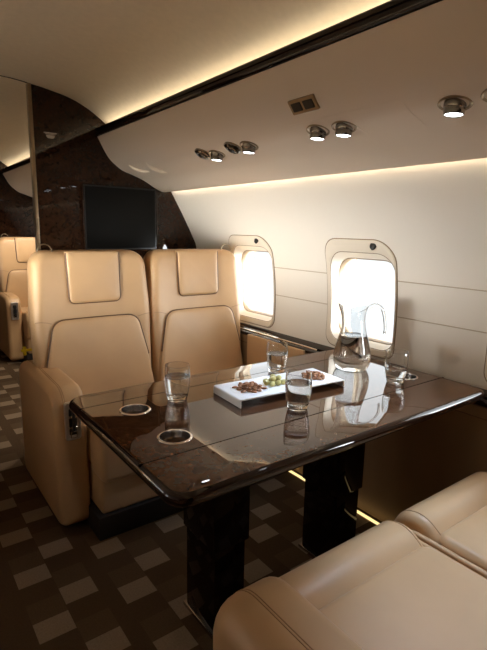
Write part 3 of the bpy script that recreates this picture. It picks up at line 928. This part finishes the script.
# ------------------------------------------------------------------ glassware
def tumbler_parts(t):
    out = [(0, 0), (.026, 0), (.0285, .0015), (.0305, .008), (.0350, .030), (.0385, .056), (.0395, .075), (.0385, .096), (.0370, .108)]
    inn = [(.0360, .1085), (.0352, .108), (.0368, .096), (.0377, .075), (.0366, .056), (.0330, .030), (.0275, .016), (.020, .0135), (0, .013)]
    lathe('glass_body', out + inn, 'glass', t, 40)
def water_fill(t, lvl, inner):
    prof = [(0, inner[0][1])]
    for (r, z), (r2, z2) in zip(inner, inner[1:]):
        prof.append((r, z))
        if z2 >= lvl:
            f = (lvl - z) / (z2 - z); prof.append((r + (r2 - r) * f, lvl)); break
    r, z = prof[-1]
    prof += [(r - .002, lvl - .0008), (0, lvl - .0008)]
    lathe('water', prof, 'water', t, 40)
TUM_IN = [(0.0002, .0128), (.0202, .0133), (.0277, .0158), (.0332, .030), (.0368, .056), (.0379, .075), (.037, .096)]
for (x, y, lab, lvl) in ((.705, 1.285, 'water tumbler beside the cup holders at the aisle end of the table', .074),
                         (.972, 1.018, 'water tumbler standing in front of the white tray nearest the camera', .078),
                         (1.172, 1.352, 'water tumbler behind the white tray toward the seats', .068),
                         (1.452, 1.018, 'water tumbler beside the window end cup holder, right of the pitcher', .046)):
    t = empty('tumbler_glass', (x, y, .7003), 0, lab, 'glass', 'water tumblers')
    t.scale = (1.03, 1.03, 1.06)
    tumbler_parts(t); water_fill(t, lvl, TUM_IN)

pit = empty('water_pitcher', (1.452, 1.225, .7003), math.radians(-37), 'tall clear glass water pitcher with a curled free handle', 'pitcher')
# body: lathe whose upper rim is tipped so that the spout side rises
def shape_pit(prof, n=48):
    bm = bmesh.new(); rings = []
    for r, z in prof:
        ring = []
        for k in range(n):
            a = 2 * PI * k / n
            if r < 1e-6: ring = None; break
            f = max(0, (z - .17) / .075)
            sp = math.cos(a - PI)                    # spout towards -x
            rr = r * (1 + f * (.35 * max(0, sp) ** 3))
            zz = z + f * (.016 * max(0, sp) ** 2 - .012 * (1 - abs(sp)) + .006 * max(0, -sp))
            ring.append(bm.verts.new((rr * math.cos(a), rr * math.sin(a), zz)))
        rings.append(ring if ring else [bm.verts.new((0, 0, z))])
    for A, B in zip(rings, rings[1:]):
        for k in range(n):
            k2 = (k + 1) % n
            if len(A) == 1: bm.faces.new((A[0], B[k], B[k2]))
            elif len(B) == 1: bm.faces.new((A[k], A[k2], B[0]))
            else: bm.faces.new((A[k], A[k2], B[k2], B[k]))
    return bm
outer = catmull([(.048, .0), (.058, .004), (.068, .020), (.0725, .045), (.0685, .082), (.059, .120), (.050, .155), (.0445, .185), (.0435, .205), (.046, .228), (.051, .245)], 4)
inner = [(r - .0036, z + (.006 if z < .03 else 0)) for r, z in outer][::-1]
bm = shape_pit([(0, 0)] + outer + inner + [(0, .0075)])
link_obj('pitcher_body', bm, 'glass', pit, auto=60)
PIN = [(r + .0003, z) for r, z in inner[::-1]]
PIN = [(0.0002, .0073)] + [p for p in PIN if p[1] >= .0062]
water_fill(pit, .137, PIN)
hp = catmull([(.050, 0, .240), (.066, 0, .254), (.086, 0, .256), (.104, 0, .243), (.114, 0, .218), (.119, 0, .190), (.122, 0, .166), (.121, 0, .150)], 6)
bm = bmesh.new(); add_tube(bm, hp, [.0066 - .0020 * k / len(hp) for k in range(len(hp))], 12)
bmesh.ops.create_uvsphere(bm, u_segments=14, v_segments=8, radius=.0055, matrix=Matrix.Translation((.121, 0, .147)))
link_obj('handle', bm, 'glass', pit)

# ------------------------------------------------------------------ sky and camera
AFT_HAZE = 44.0
SUN_Z, SUN_W, SUN_GLOW, SKY_LOW, SKY_HIGH = -.10, .13, 185.0, 1.0, 2.8
w = bpy.data.worlds.new('sky'); S.world = w; w.use_nodes = True
nt = w.node_tree; bg = nt.nodes['Background']
tc = nt.nodes.new('ShaderNodeTexCoord'); sp = nt.nodes.new('ShaderNodeSeparateXYZ'); nt.links.new(tc.outputs['Generated'], sp.inputs[0])
def wm(op, a, b=None):
    n = nt.nodes.new('ShaderNodeMath'); n.operation = op
    for i_, v in enumerate((a, b)):
        if v is None: continue
        if isinstance(v, (int, float)): n.inputs[i_].default_value = v
        else: nt.links.new(v, n.inputs[i_])
    return n.outputs[0]
# hazy sunlit horizon on one side of the aircraft (-x), plain bright haze on the other
zz = wm('DIVIDE', wm('SUBTRACT', sp.outputs['Z'], SUN_Z), SUN_W)
glow = wm('EXPONENT', wm('MULTIPLY', wm('MULTIPLY', zz, zz), -1.0))
sunny = wm('MINIMUM', wm('MAXIMUM', wm('SUBTRACT', wm('SUBTRACT', wm('MULTIPLY', sp.outputs['X'], -1.2), sp.outputs['Y']), .62), 0.0), 1.0)
# softer bright sky behind the aircraft on the other side
z2 = wm('DIVIDE', sp.outputs['Z'], .32)
haze = wm('MULTIPLY', wm('EXPONENT', wm('MULTIPLY', wm('MULTIPLY', z2, z2), -1.0)), wm('MULTIPLY', wm('MINIMUM', wm('MAXIMUM', wm('MULTIPLY', sp.outputs['Y'], -1.0), 0.0), 1.0), wm('MINIMUM', wm('MAXIMUM', wm('MULTIPLY', sp.outputs['X'], 3.0), 0.0), 1.0)))
base = wm('MULTIPLY', wm('SUBTRACT', 1.0, wm('MULTIPLY', sunny, .7)), wm('ADD', wm('MULTIPLY', wm('MINIMUM', wm('MAXIMUM', wm('MULTIPLY', sp.outputs['Z'], 5.0), 0.0), 1.0), SKY_HIGH - SKY_LOW), SKY_LOW))
total = wm('ADD', wm('ADD', wm('MULTIPLY', wm('MULTIPLY', glow, sunny), SUN_GLOW), wm('MULTIPLY', haze, AFT_HAZE)), base)
nt.links.new(total, bg.inputs['Strength'])
cmx = nt.nodes.new('ShaderNodeMix'); cmx.data_type = 'RGBA'
nt.links.new(sunny, cmx.inputs[0]); cmx.inputs[6].default_value = (.93, .97, 1.0, 1); cmx.inputs[7].default_value = (1.0, .94, .84, 1)
nt.links.new(cmx.outputs[2], bg.inputs['Color'])

cd = bpy.data.cameras.new('camera'); cam = bpy.data.objects.new('camera', cd); C.objects.link(cam)
right_ = Vector((0.80345714, -0.59501801, 0.02025316)); down_ = Vector((-0.09848237, -0.16637713, -0.98113193)); fwd_ = Vector((0.58716084, 0.78630288, -0.19227568))
mw = Matrix((right_, -down_, -fwd_)).transposed().to_4x4(); mw.translation = (0, 0, 1.23)
cam.matrix_world = mw
cd.sensor_fit = 'VERTICAL'; cd.sensor_height = 36; cd.lens = 483 / 650 * 36; cd.clip_start = .02
S.camera = cam
S.view_settings.view_transform = 'Standard'; S.view_settings.look = 'None'; S.view_settings.gamma = 1; S.view_settings.use_curve_mapping = False
S.view_settings.exposure = 0.28
S.cycles.use_denoising = True
S.cycles.max_bounces = 14; S.cycles.transmission_bounces = 12; S.cycles.transparent_max_bounces = 12; S.cycles.diffuse_bounces = 6
S.cycles.sample_clamp_indirect = 8
